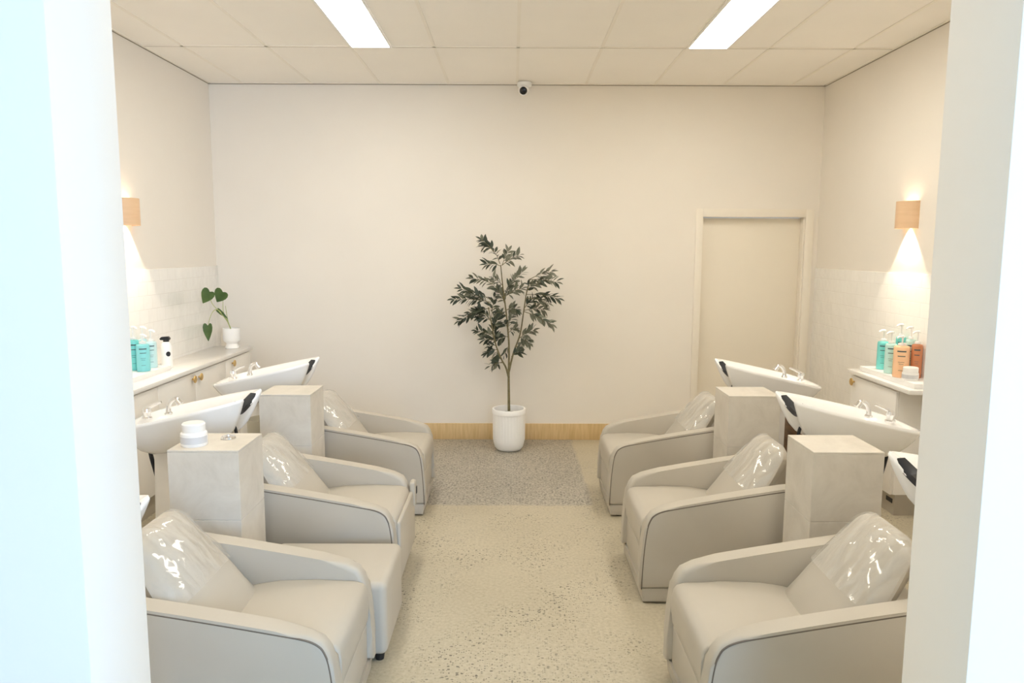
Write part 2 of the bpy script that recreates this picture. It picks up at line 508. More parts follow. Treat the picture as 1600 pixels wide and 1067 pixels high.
# ------------------------------------------------------------------ security camera
t = thing('security_camera', 'small white dome security camera hanging from the ceiling at the back wall', 'camera', (0.062, 6.62, CEIL-0.005))
obj('mount', lathe(bmesh.new(), [(0.0005, -0.040), (0.050, -0.038), (0.062, -0.030), (0.064, -0.008), (0.058, 0.0)], 32), M['white'], t)
bm = bmesh.new()
bmesh.ops.create_uvsphere(bm, u_segments=28, v_segments=18, radius=0.047)
for v in bm.verts: v.co += V(-0.006, -0.008, -0.066)
ball = obj('eyeball', bm, M['white'], t)
bm = bmesh.new()
lathe(bm, [(0.030, 0.0), (0.033, 0.004), (0.032, 0.012), (0.026, 0.016), (0.0005, 0.017)], 28)
look = V(-0.09, -1, -0.32).normalized()
mt = look.to_track_quat('Z', 'Y').to_matrix().to_4x4(); mt.translation = V(-0.006, -0.008, -0.066) + look*0.034
bm.transform(mt)
obj('lens', bm, M['lens'], ball)

# ------------------------------------------------------------------ wall sconces
def sconce(s, label):
    yc, zc = 5.15, 1.99
    t = thing('wall_sconce', label, 'lamp', (s*HW, yc, zc), 0 if s < 0 else PI, 'peach wall sconces')
    bm = bmesh.new()
    n = 24
    ro, ri, h = 0.100, 0.093, 0.092
    ang = [-PI/2 + PI*i/n for i in range(n+1)]
    prof = [[V(r*math.cos(a), r*math.sin(a), z) for a in ang] for r, z in ((ro, -h), (ro, h), (ri, h), (ri, -h), (ro, -h))]
    loft(bm, prof, closed=False)
    for e in (0, -1):
        pass
    bmesh.ops.remove_doubles(bm, verts=bm.verts, dist=1e-5)
    obj('shade', bm, M['sconce'], t)
    obj('wall_bracket', B(0.0005, 0.012, -0.07, 0.07, -0.05, 0.05, bev=0.003), M['white'], t)
    obj('bulb', lathe(bmesh.new(), [(0.008, -0.03), (0.018, -0.02), (0.018, 0.02), (0.008, 0.03)], 16, c=(0.045, 0, 0)), M['lamp'], t)
    for nm, dz, p, rx, ang_ in (('sconce_beam_down', -0.03, SPOT_DOWN, 0, 76), ('sconce_beam_up', 0.03, SPOT_UP, PI, 120)):
        d = bpy.data.lights.new(nm, 'SPOT')
        d.energy = p; d.color = (1, 0.86, 0.68); d.spot_size = math.radians(ang_); d.spot_blend = 0.25
        d.shadow_soft_size = 0.012
        o = bpy.data.objects.new(nm, d); COL.objects.link(o); o.parent = t
        o.location = (0.047, 0, dz); o.rotation_euler = (rx, 0, 0)
sconce(-1, 'peach half-round wall sconce half hidden by the left doorway edge')
sconce(1, 'peach half-round wall sconce glowing above the right tiled wall')

# ------------------------------------------------------------------ wash chairs
W2 = 0.32
ARM = [(-0.005, 0.083), (-0.002, 0.18), (0.006, 0.300), (0.017, 0.390), (0.030, 0.435), (0.052, 0.467), (0.100, 0.491), (0.20, 0.511),
       (0.35, 0.538), (0.52, 0.567), (0.69, 0.594), (0.82, 0.606), (0.90, 0.603), (0.93, 0.585), (0.94, 0.55), (0.94, 0.083)]

def arm(t, s):
    bm = bmesh.new()
    y0, y1 = (s*W2, s*(W2-0.078))
    prism(bm, ARM, min(y0, y1), max(y0, y1), bev=0.022, seg=4)
    o = obj('armrest', bm, M['leather'], t, angle=60)
    bm = bmesh.new()
    pts = []
    for x, z in ARM[:-1]:
        pts.append(V(x, s*W2, z))
    c = spline(pts, 5)
    # the piping follows the rounded rim just inside the outer face
    cen = V(0.45, s*W2, 0.30)
    c2 = []
    for i, p in enumerate(c):
        d = (c[min(i+1, len(c)-1)] - c[max(i-1, 0)]).normalized()
        nrm = V(d.z, 0, -d.x)
        c2.append(p + nrm*0.013 + V(0, -s*0.0025, 0))
    tube(bm, c2, 0.0036, 8)
    obj('piping', bm, M['piping'], o)
    return o

def back_pt(sv, tv, off):
    """point of the backrest surface: sv up 0..1, tv across -1..1, off along the front normal"""
    u0, z0, u1, z1 = 0.458, 0.365, 0.752, 0.752
    ln = math.hypot(u1-u0, z1-z0)
    du, dz = (u1-u0)/ln, (z1-z0)/ln
    nu, nz = -dz, du
    if sv < 0.35: w = 0.240
    else: w = 0.240 - 0.066*((sv-0.35)/0.65)**1.1
    if sv > 0.84:
        q = (sv-0.84)/0.16
        w -= 0.060*(1-math.sqrt(max(0, 1-q*q)))
    belly = (0.040*math.sin(PI*min(1, sv*1.0))**0.8)*(1-abs(min(1, abs(tv)))**2.5) - (0.014 + 0.008*tv*tv)*math.sin(PI*min(1, sv))
    x = u0 + du*ln*sv + nu*(off+belly); z = z0 + dz*ln*sv + nz*(off+belly)
    return V(x, w*tv, z)

def backrest(t):
    bm = bmesh.new()
    ns, ntv = 26, 20
    rings = []
    for i in range(ns+1):
        sv = i/ns
        ring = []
        edge = 1.0
        if sv > 0.86: edge = max(0.12, math.sqrt(max(0, 1-((sv-0.86)/0.14)**2)))
        for j in range(ntv+1):
            tv = -1+2*j/ntv
            th = 0.045*math.sqrt(max(0, 1-abs(tv)**5))*edge
            ring.append(back_pt(sv, tv, th))
        for j in range(ntv-1, 0, -1):
            tv = -1+2*j/ntv
            th = -0.06*math.sqrt(max(0, 1-abs(tv)**6))*edge
            ring.append(back_pt(sv, tv, th))
        rings.append(ring)
    loft(bm, rings, cap0=True, cap1=True)
    return obj('backrest', bm, M['leather'], t, angle=50)

def film(t, seed=1):
    rnd = random.Random(seed)
    bm = bmesh.new()
    ns, ntv = 30, 28
    ph = [rnd.uniform(0, 6) for _ in range(6)]
    rings = []
    for i in range(ns+1):
        sv = 0.40 + 0.63*i/ns
        ring = []
        svc = min(sv, 1.0)
        edge = 1.0
        if svc > 0.86: edge = max(0.25, math.sqrt(max(0, 1-((svc-0.86)/0.14)**2)))
        for j in range(ntv+1):
            tv = -1+2*j/ntv
            th = 0.045*math.sqrt(max(0, 1-abs(tv)**5))*edge
            wr_ = 0.0035*(1+math.sin(9*sv+4*tv+ph[0])) + 0.002*(1+math.sin(23*sv-11*tv+ph[1])) + 0.0014*(1+math.sin(37*tv+14*sv+ph[2]))
            ring.append(back_pt(svc, tv*1.012, th+0.004+wr_) + V(0.01*(sv-svc)*10, 0, 0.0))
        rings.append(ring)
    loft(bm, rings, closed=False)
    return obj('plastic_cover', bm, M['film'], t, angle=180)

CH_GROUP = 'greige wash chairs'
def make_chair(label, loc, rz):
    t = thing('salon_chair', label, 'chair', loc, rz, CH_GROUP)
    arm(t, -1); arm(t, 1)
    # seat cushion with rounded front
    yi = W2-0.080
    prof = [(0.020, 0.245), (0.012, 0.262), (0.008, 0.30), (0.008, 0.365), (0.012, 0.398), (0.026, 0.417), (0.055, 0.426), (0.20, 0.430), (0.36, 0.424), (0.455, 0.410), (0.50, 0.40), (0.50, 0.245)]
    obj('seat', prism(bmesh.new(), prof, -yi, yi, bev=0.012, seg=3), M['leather'], t, angle=60)
    obj('front_panel', B(0.018, 0.06, -yi, yi, 0.085, 0.243, bev=0.006, seg=3), M['leather'], t)
    backrest(t)
    film(t)
    obj('rear_panel', B(0.60, 0.94, -yi, yi, 0.085, 0.42, bev=0.02, seg=3), M['leather'], t)
    bm = bmesh.new()
    prism(bm, [(0.018, 0.012), (0.010, 0.082), (0.92, 0.082), (0.91, 0.012)], -W2+0.012, W2-0.012, bev=0.004, seg=2)
    obj('plinth', bm, M['leather'], t)
    for x in (0.07, 0.86):
        for y in (-0.26, 0.26):
            obj('foot', lathe(bmesh.new(), [(0.020, 0.0), (0.022, 0.014)], 16, c=(x, y, 0)), M['black'], t)
    return t
Y0 = (2.27, 3.48, 4.69)
chair = make_chair('greige wash chair nearest the doorway in the right row', (0.60, Y0[0]+W2, 0), 0)
dup(chair, 'greige wash chair in the middle of the right row', (0.60, Y0[1]+W2, 0))
dup(chair, 'greige wash chair farthest back in the right row', (0.60, Y0[2]+W2, 0))
dup(chair, 'greige wash chair nearest the doorway in the left row', (-0.60, Y0[0]+W2, 0), PI)
ch_l2 = dup(chair, 'greige wash chair in the middle of the left row, behind the low ottoman', (-0.60, Y0[1]+W2, 0), PI)
dup(chair, 'greige wash chair farthest back in the left row', (-0.60, Y0[2]+W2, 0), PI)
fp = obj('footrest_panel', B(-0.010, 0.014, -W2+0.004, W2-0.086, 0.085, 0.390, bev=0.014, seg=4), M['leather'], ch_l2)
cb = obj('control_box', B(-0.020, 0.012, -W2+0.002, -W2+0.078, 0.30, 0.440, bev=0.011, seg=4), M['leather'], ch_l2)
obj('control_button', B(-0.024, -0.019, -W2+0.006, -W2+0.03, 0.36, 0.40, bev=0.001), M['black'], cb)

# low ottoman between the near left chair and the tiled plinth
t = thing('ottoman', 'low greige upholstered ottoman between the two nearer left chairs', 'ottoman', (-0.86, 3.17, 0))
obj('cushion', B(-0.285, 0.300, -0.215, 0.24, 0.028, 0.352, bev=0.032, seg=6), M['leather'], t)
for sx in (-0.24, 0.262):
    for sy in (-0.178, 0.20):
        obj('foot', lathe(bmesh.new(), [(0.018, 0.0), (0.022, 0.030)], 14, c=(sx, sy, 0)), M['black'], t)

# ------------------------------------------------------------------ tiled plinths
def plinth(x0, y0, label):
    sx, sy, h, zs = 0.305, 0.30, 0.89, 0.58
    t = thing('tiled_plinth', label, 'plinth', (x0+sx/2, y0+sy/2, 0), 0, 'stone-look plinths')
    a, b = sx/2, sy/2
    bm = B(-a, a, -b, b, 0, zs-0.001, bev=0.0015, seg=1)
    obj('lower_tiles', bm, M['stone'], t, smooth=False)
    obj('upper_tiles', B(-a, a, -b, b, zs+0.001, h-0.010, bev=0.0015, seg=1), M['stone'], t, smooth=False)
    obj('grout_joint', B(-a+0.002, a-0.002, -b+0.002, b-0.002, zs-0.002, zs+0.002), M['grout'], t, smooth=False)
    obj('top_tile', B(-a, a, -b, b, h-0.0095, h, bev=0.0015, seg=1), M['stone'], t, smooth=False)
    return t
plinth(1.255, 3.085, 'nearer stone-look plinth on the right, between the near and middle chairs')
plinth(1.25, 4.31, 'farther stone-look plinth on the right, between the middle and farthest chairs')
plinth(-1.505, 3.075, 'stone-look plinth in the left row with the white jar on top')
plinth(-1.53, 4.30, 'farther stone-look plinth on the left, bare on top, before the farthest chair')

# ------------------------------------------------------------------ shampoo basins
TILT = 0.225
def basin_rim():
    """closed outline (u, v, dz): two horns in front, a neck notch between them, rounded back"""
    side = [(0.0, 0.135), (0.012, 0.158), (0.045, 0.180), (0.09, 0.203), (0.15, 0.223), (0.23, 0.238), (0.32, 0.245), (0.41, 0.246),
            (0.49, 0.243), (0.555, 0.235), (0.60, 0.217), (0.626, 0.185), (0.638, 0.14), (0.642, 0.07)]
    right = [(u, v, 0.0) for u, v in side]
    left = [(u, -v, 0.0) for u, v in reversed(side)]
    notch = []
    n = 12
    for i in range(1, n):
        v = -0.135 + 0.27*i/n
        k = 1-(v/0.135)**2
        k = k**0.8
        notch.append((0.062*k, v, -0.082*k))
    pts = right + [(0.643, 0.0, 0.0)] + left + notch
    return pts

def basin(label, loc, rz, drop=0.0, group='white shampoo basins'):
    t = thing('shampoo_basin', label, 'basin', loc, rz, group)
    zt = 0.985 - drop
    rim = basin_rim()
    def P(u, v, dz):
        return V(u, v, zt - TILT*u + dz)
    def sc(k, f, cu, cv=0.0, depth=0.19, push=0.0):
        r = []
        for u, v, dz in rim:
            uu, vv = cu + (u-cu)*k, v*k
            d0 = dz*(1-f) - depth*f
            r.append(P(uu, vv, d0))
        return r
    rings = []
    # hull, from the bottom up
    for k, f in ((0.30, 1.0), (0.48, 0.985), (0.62, 0.92), (0.74, 0.76), (0.85, 0.50), (0.93, 0.27), (0.975, 0.12), (0.993, 0.06), (1.0, 0.03), (1.0, 0.0)):
        rings.append(sc(k, f, 0.26))
    # rolled top edge and the inside of the bowl
    rr = sc(0.990, 0.0, 0.36)
    rings.append([p + V(0, 0, 0.008) for p in rr])
    rr = sc(0.955, 0.0, 0.35)
    rings.append([p + V(0, 0, 0.006) for p in rr])
    for k, f, cu in ((0.84, 0.04, 0.27), (0.78, 0.20, 0.255), (0.70, 0.50, 0.25), (0.55, 0.72, 0.25), (0.25, 0.80, 0.25)):
        rings.append(sc(k, f, cu))
    bm = bmesh.new()
    loft(bm, rings, cap0=True, cap1=True)
    bowl = obj('bowl', bm, M['porcelain'], t, angle=75)
    # black neck cushion lining the notch
    bm = bmesh.new()
    n = 20
    R = []
    for i in range(n+1):
        v = -0.118 + 0.236*i/n
        k = max(0, 1-(v/0.135)**2)**0.8
        taper = 0.35 + 0.65*math.sqrt(max(0, 1-(v/0.122)**2))
        u, dz = 0.062*k, -0.082*k
        o_ = 0.012*(1-taper)
        a = P(u-0.003+o_, v, dz-0.004)
        b = P(u+0.002+o_, v, dz+0.020)
        c_ = P(u+0.020+0.026*taper, v*0.96, dz+0.026+0.006*taper)
        d = P(u+0.022+0.032*taper, v*0.95, dz-0.004)
        e = P(u+0.030, v*0.98, dz-0.012)
        R.append([a, b, c_, d, e])
    loft(bm, R, cap0=True, cap1=True)
    obj('neck_cushion', bm, M['black'], t, angle=60)
    # chrome mixer with lever and hand-shower spout on the back deck
    bm = bmesh.new()
    z0 = zt - TILT*0.555
    lathe(bm, [(0.026, 0.0), (0.027, 0.008), (0.021, 0.014), (0.020, 0.034), (0.023, 0.040), (0.020, 0.056), (0.008, 0.062)], 20, c=(0.56, 0, z0-0.004))
    mx = obj('mixer_tap', bm, M['chrome'], t)
    bm = bmesh.new()
    tube(bm, [V(0.560, 0, z0+0.05), V(0.535, 0.0, z0+0.064), V(0.505, 0.004, z0+0.078), V(0.478, 0.006, z0+0.088)], [0.010, 0.009, 0.008, 0.006], 10)
    obj('lever', bm, M['chrome'], mx)
    bm = bmesh.new()
    z1 = zt - TILT*0.44
    lathe(bm, [(0.020, 0.0), (0.020, 0.008), (0.014, 0.014), (0.013, 0.03)], 18, c=(0.445, 0, z1-0.004))
    tube(bm, spline([V(0.445, 0, z1+0.02), V(0.440, 0, z1+0.048), V(0.425, 0, z1+0.070), V(0.402, 0, z1+0.078), V(0.386, 0, z1+0.064)], 5), 0.0115, 12)
    tube(bm, [V(0.398, 0, z1+0.074), V(0.380, 0, z1+0.050)], [0.014, 0.019], 14)
    obj('shower_spout', bm, M['chrome'], t)
    # pedestal and hoses
    bm = bmesh.new()
    zb = zt - TILT*0.37 - 0.185
    rings = []
    for z, hx, hy in ((0.0, 0.13, 0.15), (0.05, 0.13, 0.15), (0.08, 0.10, 0.12), (zb-0.08, 0.085, 0.10), (zb+0.014, 0.085, 0.095)):
        rings.append([V(0.42+hx*math.copysign(abs(math.cos(a))**0.5, math.cos(a)), hy*math.copysign(abs(math.sin(a))**0.5, math.sin(a)), z) for a in [2*PI*i/28 for i in range(28)]])
    loft(bm, rings, cap0=True, cap1=True)
    obj('pedestal', bm, M['pedestal'], t)
    bm = bmesh.new()
    tube(bm, spline([V(0.115, 0.015, zt-0.135), V(0.092, 0.015, zt-0.185), V(0.095, 0.015, zt-0.265), V(0.16, 0.015, zt-0.405), V(0.24, 0.0, zt-0.545), V(0.33, 0.0, zt-0.625)], 6), 0.009, 10)
    obj('hose', bm, M['black'], t)
    bm = bmesh.new()
    tube(bm, spline([V(0.545, 0.0, zt-0.21), V(0.555, 0.0, zt-0.255), V(0.550, 0, zt-0.325), V(0.53, 0, zt-0.415), V(0.50, 0, zt-0.545)], 6), 0.011, 10)
    obj('hose', bm, M['black'], t)
    return t
BX = 1.385
b0 = basin('white shampoo basin behind the middle chair of the right row', (BX, Y0[1]+W2, 0), 0)
dup(b0, 'white shampoo basin behind the farthest chair of the right row', (BX, Y0[2]+W2, 0))
dup(b0, 'white shampoo basin cut by the right doorway edge', (BX, Y0[0]+W2, 0))
dup(b0, 'white shampoo basin behind the middle chair of the left row', (-BX, Y0[1]+W2, 0), PI)
dup(b0, 'white shampoo basin behind the farthest chair of the left row', (-BX, Y0[2]+W2, 0), PI)
basin('white shampoo basin almost hidden by the left doorway edge', (-1.412, Y0[0]+W2, 0), PI, drop=0.185)

# ------------------------------------------------------------------ cabinets and counters along the side walls
ZC = 0.88
def cabinet(s, xf, y0, y1, doors, label):
    """s: -1 left wall, +1 right wall; xf: |x| of the door faces; doors: list of (ya, yb, knob_y or None)"""
    t = thing('wall_cabinet', label, 'cabinet', (s*HW, (y0+y1)/2, 0), 0, 'white cabinets below the counters')
    yc = (y0+y1)/2
    def X(a): return s*(a-HW)
    def bx(a0, a1, *r, **k): return B(min(X(a0), X(a1)), max(X(a0), X(a1)), *r, **k)
    obj('body', bx(xf+0.020, HW-0.0105, y0-yc, y1-yc, 0.14, ZC-0.03, bev=0.001, seg=1), M['cabinet'], t)
    obj('kickboard', bx(xf+0.035, HW-0.0105, y0-yc, y1-yc, 0.0, 0.139), M['toe'], t, smooth=False)
    for ya, yb, ky in doors:
        d = obj('door', bx(xf, xf+0.019, ya-yc+0.0015, yb-yc-0.0015, 0.142, ZC-0.045, bev=0.0015, seg=2), M['cabinet'], t)
        if ky is not None:
            bm = bmesh.new()
            lathe(bm, [(0.006, -0.002), (0.006, 0.018), (0.026, 0.020), (0.028, 0.023), (0.026, 0.026), (0.0005, 0.027)], 24)
            mt = Matrix.Rotation(-s*PI/2, 4, 'Y'); mt.translation = V(X(xf), ky-yc, 0.795)
            bm.transform(mt)
            obj('knob', bm, M['brass'], d)
    return t
LX, RX = 2.37, 2.47
cabinet(-1, LX, 3.65, 4.81, [(3.65, 4.23, 4.18), (4.23, 4.81, 4.28)], 'white cabinet on the left wall nearest the doorway')
cabinet(-1, LX, 4.81, 5.97, [(4.81, 5.39, 5.335), (5.39, 5.97, 5.445)], 'white two-door cabinet on the left wall with a pair of brass knobs')
cabinet(-1, LX, 5.97, 6.55, [(5.97, 6.55, 6.11)], 'white single-door cabinet at the back end of the left wall')
rc = cabinet(1, RX, 4.75, 5.40, [(4.75, 5.40, 5.345)], 'white cabinet at the far end of the right wall counter')
bm = B(-HW+RX+0.033-0.001, -HW+RX+0.037, -0.30, -0.22, 0.075, 0.105)
obj('vent_slot', bm, M['black'], rc, smooth=False)
tag(obj('countertop', B(-HW+0.0105, -LX+0.02, 3.65, 6.56, ZC-0.029, ZC, bev=0.003), M['counter']), 'white stone countertop along the left wall', 'countertop')
tag(obj('countertop', B(RX-0.02, HW-0.0105, 4.56, 5.42, ZC-0.029, ZC, bev=0.003), M['counter']), 'white stone countertop along the right wall', 'countertop')

# ------------------------------------------------------------------ bottles, trays, jars
def arc_patch(bm, r, z0, z1, a0, a1, n=8, mi=0):
    lo = [bm.verts.new((r*math.cos(a0+(a1-a0)*i/n), r*math.sin(a0+(a1-a0)*i/n), z0)) for i in range(n+1)]
    hi = [bm.verts.new((r*math.cos(a0+(a1-a0)*i/n), r*math.sin(a0+(a1-a0)*i/n), z1)) for i in range(n+1)]
    for i in range(n): bm.faces.new((lo[i], lo[i+1], hi[i+1], hi[i])).material_index = mi

def pump_bottle(label, mat, loc, face, nozzle, r=0.036, h=0.185, group='pump bottles on the left counter', pump_h=0.07, sq=1.0):
    t = thing('pump_bottle', label, 'bottle', loc, 0, group)
    bm = bmesh.new()
    lathe(bm, [(r*0.90, 0.0), (r*0.98, 0.004), (r, 0.010), (r, h-0.018), (r*0.97, h-0.009), (r*0.86, h-0.002), (r*0.45, h), (r*0.40, h+0.004)], 36)
    fr = [(0.86, 0.82, 0.9), (0.70, 0.675, 0.75), (0.50, 0.49, 0.6), (0.44, 0.43, 0.45), (0.24, 0.228, 0.5)]
    for b, a, w in fr:
        arc_patch(bm, r+0.0006, h*a, h*b, face-w*0.62, face+w*0.62, mi=1)
    body = obj('body', bm, [M[mat], M['ink']], t)
    bm = bmesh.new()
    lathe(bm, [(r*0.50, h+0.002), (r*0.50, h+0.016), (r*0.30, h+0.019)], 24)
    lathe(bm, [(0.005, h+0.018), (0.005, h+pump_h-0.014)], 12)
    ca, sa = math.cos(nozzle), math.sin(nozzle)
    zt = h+pump_h-0.010
    lathe(bm, [(0.013, zt-0.006), (0.014, zt), (0.012, zt+0.007), (0.004, zt+0.010)], 18)
    tube(bm, [V(0, 0, zt+0.002), V(0.022*ca, 0.022*sa, zt+0.003), V(0.040*ca, 0.040*sa, zt-0.002), V(0.047*ca, 0.047*sa, zt-0.009)], [0.008, 0.0075, 0.006, 0.005], 10)
    obj('pump', bm, M['white'], t)
    return t
FL = math.atan2(-5.3, 2.6)       # towards the room
FR = math.atan2(-5.0, -2.6)
def tray(x0, x1, y0, y1, label):
    t = thing('tray', label, 'tray', ((x0+x1)/2, (y0+y1)/2, ZC), 0, 'white product trays')
    a, b = (x1-x0)/2, (y1-y0)/2
    obj('base', B(-a, a, -b, b, 0.0, 0.028, bev=0.002), M['white'], t)
    bm = bmesh.new()
    for s in (-1, 1):
        box(bm, s*(a-0.002)-0.002, s*(a-0.002)+0.002, -b, b, 0.028, 0.033)
        box(bm, -a+0.004, a-0.004, s*(b-0.002)-0.002, s*(b-0.002)+0.002, 0.028, 0.033)
    obj('rim', bm, M['white'], t, smooth=False)
TZ = ZC+0.0285
GL, GR = 'pump bottles on the left counter', 'pump bottles on the right counter'
tray(-2.685, -2.475, 4.70, 5.24, 'white product tray on the left counter')
pump_bottle('aqua pump bottle standing in front on the left counter tray', 'sky', (-2.560, 5.02, TZ), FL, FL+0.6, 0.043, 0.185, GL)
pump_bottle('pale blue pump bottle next to the white spray bottle on the left tray', 'paleblue', (-2.575, 5.17, TZ), FL, FL+0.6, 0.036, 0.185, GL, 0.085)
pump_bottle('teal pump bottle at the back of the left tray, cut by the doorway edge', 'teal', (-2.643, 5.06, TZ), FL, FL+0.6, 0.034, 0.21, GL, 0.095)
pump_bottle('pale bottle at the back of the left tray, behind the aqua one', 'paleblue', (-2.648, 5.20, TZ), FL, FL+0.6, 0.030, 0.20, GL, 0.09)
# white spray bottle with the black cap
t = thing('spray_bottle', 'white bottle with black cap and black round label on the left counter', 'bottle', (-2.545, 5.335, ZC))
bm = bmesh.new()
lathe(bm, [(0.034, 0.0), (0.038, 0.005), (0.038, 0.155), (0.030, 0.178), (0.022, 0.190), (0.018, 0.192)], 32)
bd = obj('body', bm, M['white'], t)
bm = bmesh.new()
n = 20
cen = bm.verts.new((0.0388*math.cos(FL), 0.0388*math.sin(FL), 0.105))
rg = []
for i in range(n):
    a = FL+0.25 + 0.42*math.cos(2*PI*i/n)
    rg.append(bm.verts.new((0.0387*math.cos(a), 0.0387*math.sin(a), 0.105+0.018*math.sin(2*PI*i/n))))
cen.co = V(0.0390*math.cos(FL+0.25), 0.0390*math.sin(FL+0.25), 0.105)
for i in range(n): bm.faces.new((cen, rg[i], rg[(i+1) % n]))
obj('round_label', bm, M['black'], bd)
bm = bmesh.new()
lathe(bm, [(0.020, 0.188), (0.021, 0.200), (0.018, 0.204)], 20)
prism(bm, [(-0.045, 0.212), (-0.036, 0.203), (0.024, 0.203), (0.030, 0.216), (0.018, 0.230), (-0.030, 0.226)], -0.014, 0.014, bev=0.003, seg=2)
obj('cap', bm, M['black'], t)

tray(2.50, 2.685, 4.60, 5.34, 'white product tray on the right counter')
pump_bottle('tall teal pump bottle at the far end of the right tray', 'teal', (2.605, 5.23, TZ), FR, FR-0.7, 0.038, 0.200, GR, 0.085)
pump_bottle('mint pump bottle between teal and orange bottles on the right tray', 'mint', (2.575, 5.06, TZ), FR, FR-0.7, 0.038, 0.205, GR, 0.085)
pump_bottle('orange bottle in the front of the right tray', 'orange', (2.565, 4.90, TZ), FR, FR-0.7, 0.050, 0.210, GR, 0.02+0.05)
pump_bottle('teal pump bottle behind the mint one by the right tiled wall', 'teal', (2.655, 5.09, TZ), FR, FR-0.7, 0.032, 0.25, GR, 0.09)
pump_bottle('mint pump bottle at the back behind the orange one by the tiled wall', 'mint', (2.650, 4.955, TZ), FR, FR-0.7, 0.032, 0.245, GR, 0.09)
pump_bottle('amber brown bottle beside the orange one, near the right doorway edge', 'amber', (2.650, 4.87, TZ), FR, FR-0.7, 0.034, 0.225, GR, 0.09)

def jar(label, loc, r, h, face, group=None, cat='jar', lidr=0.92):
    t = thing('product_jar', label, cat, loc, 0, group)
    bm = bmesh.new()
    lathe(bm, [(r*0.95, 0.0), (r, 0.004), (r, h*0.48), (r*0.98, h*0.56), (r*0.86, h*0.62)], 40)
    bd = obj('body', bm, M['white'], t)
    bm = bmesh.new()
    arc_patch(bm, r+0.0006, h*0.14, h*0.44, face-1.5, face+1.1, 16)
    lb = obj('label_band', bm, M['greylabel'], bd)
    bm = bmesh.new()
    lathe(bm, [(r*0.84, h*0.60), (r*lidr, h*0.63), (r*lidr, h*0.95), (r*lidr-0.004, h), (0.0005, h)], 40)
    obj('lid', bm, M['white'], t)
    return t
jar('white product jar on the right tray in front of the orange bottle', (2.570, 4.785, TZ), 0.050, 0.085, FR)
jar('white product jar with grey label on top of the near left plinth', (-1.425, 3.165, 0.89), 0.056, 0.100, -1.1, lidr=0.86)
bm = bmesh.new()
lathe(bm, [(0.030, 0.0), (0.033, 0.003), (0.030, 0.010), (0.020, 0.013), (0.010, 0.014), (0.009, 0.019), (0.0005, 0.020)], 28)
o = tag(obj('drain_plug', bm, M['chrome']), 'small chrome drain plug lying on the near left plinth', 'plug')
o.location = (-1.318, 3.275, 0.89)

# ------------------------------------------------------------------ bins behind the plinths
t = thing('waste_bin', 'grey round bin behind the far left plinth', 'bin', (-1.655, 4.74, 0))
obj('body', lathe(bmesh.new(), [(0.085, 0.0), (0.095, 0.01), (0.105, 0.635), (0.107, 0.645), (0.101, 0.645), (0.094, 0.60), (0.0005, 0.60)], 36), M['bin'], t)
obj('lid_opening', lathe(bmesh.new(), [(0.0005, 0.601), (0.07, 0.603), (0.0005, 0.606)], 24), M['black'], t)
t = thing('timber_box', 'brown timber box seen under the middle right basin', 'box', (1.80, 4.48, 0))
obj('body', B(-0.11, 0.11, -0.11, 0.11, 0.0, 0.735, bev=0.004), M['brownwood'], t)
obj('rim', B(-0.115, 0.115, -0.115, 0.115, 0.735, 0.75, bev=0.003), M['brownwood'], t)

# ------------------------------------------------------------------ plants
def leaf(bm, base, d, up, ln, wd, mi=0, fold=0.25, curve=0.2):
    d = d.normalized()
    side = d.cross(up)
    if side.length < 1e-4: side = d.orthogonal()
    side.normalize()
    nrm = side.cross(d).normalized()
    prof = [(0.0, 0.0), (0.10, 0.28), (0.30, 0.86), (0.52, 1.0), (0.75, 0.70), (0.92, 0.25), (1.0, 0.0)]
    mid, le, ri = [], [], []
    for s_, w in prof:
        p = base + d*ln*s_ - nrm*ln*curve*s_*s_
        mid.append(bm.verts.new(p))
        if w > 0:
            le.append(bm.verts.new(p + side*wd*w*0.5 + nrm*wd*fold*w*0.5))
            ri.append(bm.verts.new(p - side*wd*w*0.5 + nrm*wd*fold*w*0.5))
    for S in (le, ri):
        fs = [(mid[0], S[0], mid[1])]
        for i in range(len(S)-1):
            fs.append((mid[i+1], S[i], S[i+1], mid[i+2]))
        fs.append((mid[-2], S[-1], mid[-1]))
        for f in fs: bm.faces.new(f).material_index = mi

rnd = random.Random(11)
PX, PY = -0.06, 6.36
t = thing('potted_tree', 'tall slender potted tree with dark leaves in a fluted white pot by the back wall', 'plant', (PX, PY, 0))
bm = bmesh.new()
seg = 96
rings = []
for r, z, fl in ((0.085, 0.0, 0), (0.105, 0.006, 0), (0.125, 0.030, 0), (0.135, 0.07, 0.2), (0.139, 0.10, 1), (0.140, 0.20, 1), (0.140, 0.318, 1), (0.140, 0.322, 0), (0.146, 0.326, 0),
                 (0.147, 0.362, 0), (0.143, 0.369, 0), (0.131, 0.368, 0), (0.128, 0.35, 0), (0.126, 0.30, 0)):
    rings.append([V((r + 0.0022*fl*math.cos(32*2*PI*i/seg))*math.cos(2*PI*i/seg), (r + 0.0022*fl*math.cos(32*2*PI*i/seg))*math.sin(2*PI*i/seg), z) for i in range(seg)])
loft(bm, rings, cap0=True)
obj('pot', bm, M['ceramic'], t, angle=50)
obj('soil', lathe(bmesh.new(), [(0.127, 0.30), (0.125, 0.315), (0.06, 0.325), (0.0005, 0.327)], 32), M['soil'], t)
S = 0.001933
def T(a, b, y=0.0):
    return V((a-332)*S, y, 0.369 + (824-b)*S)
bm = bmesh.new()
tube(bm, spline([V(0, 0, 0.32), T(331, 760), T(330, 680, 0.01), T(331, 600, 0.01), T(330, 520, 0.0), T(318, 390, -0.02), T(302, 270, -0.01), T(293, 180, 0)], 5), [0.0125 - 0.0085*i/35 for i in range(36)], 10)
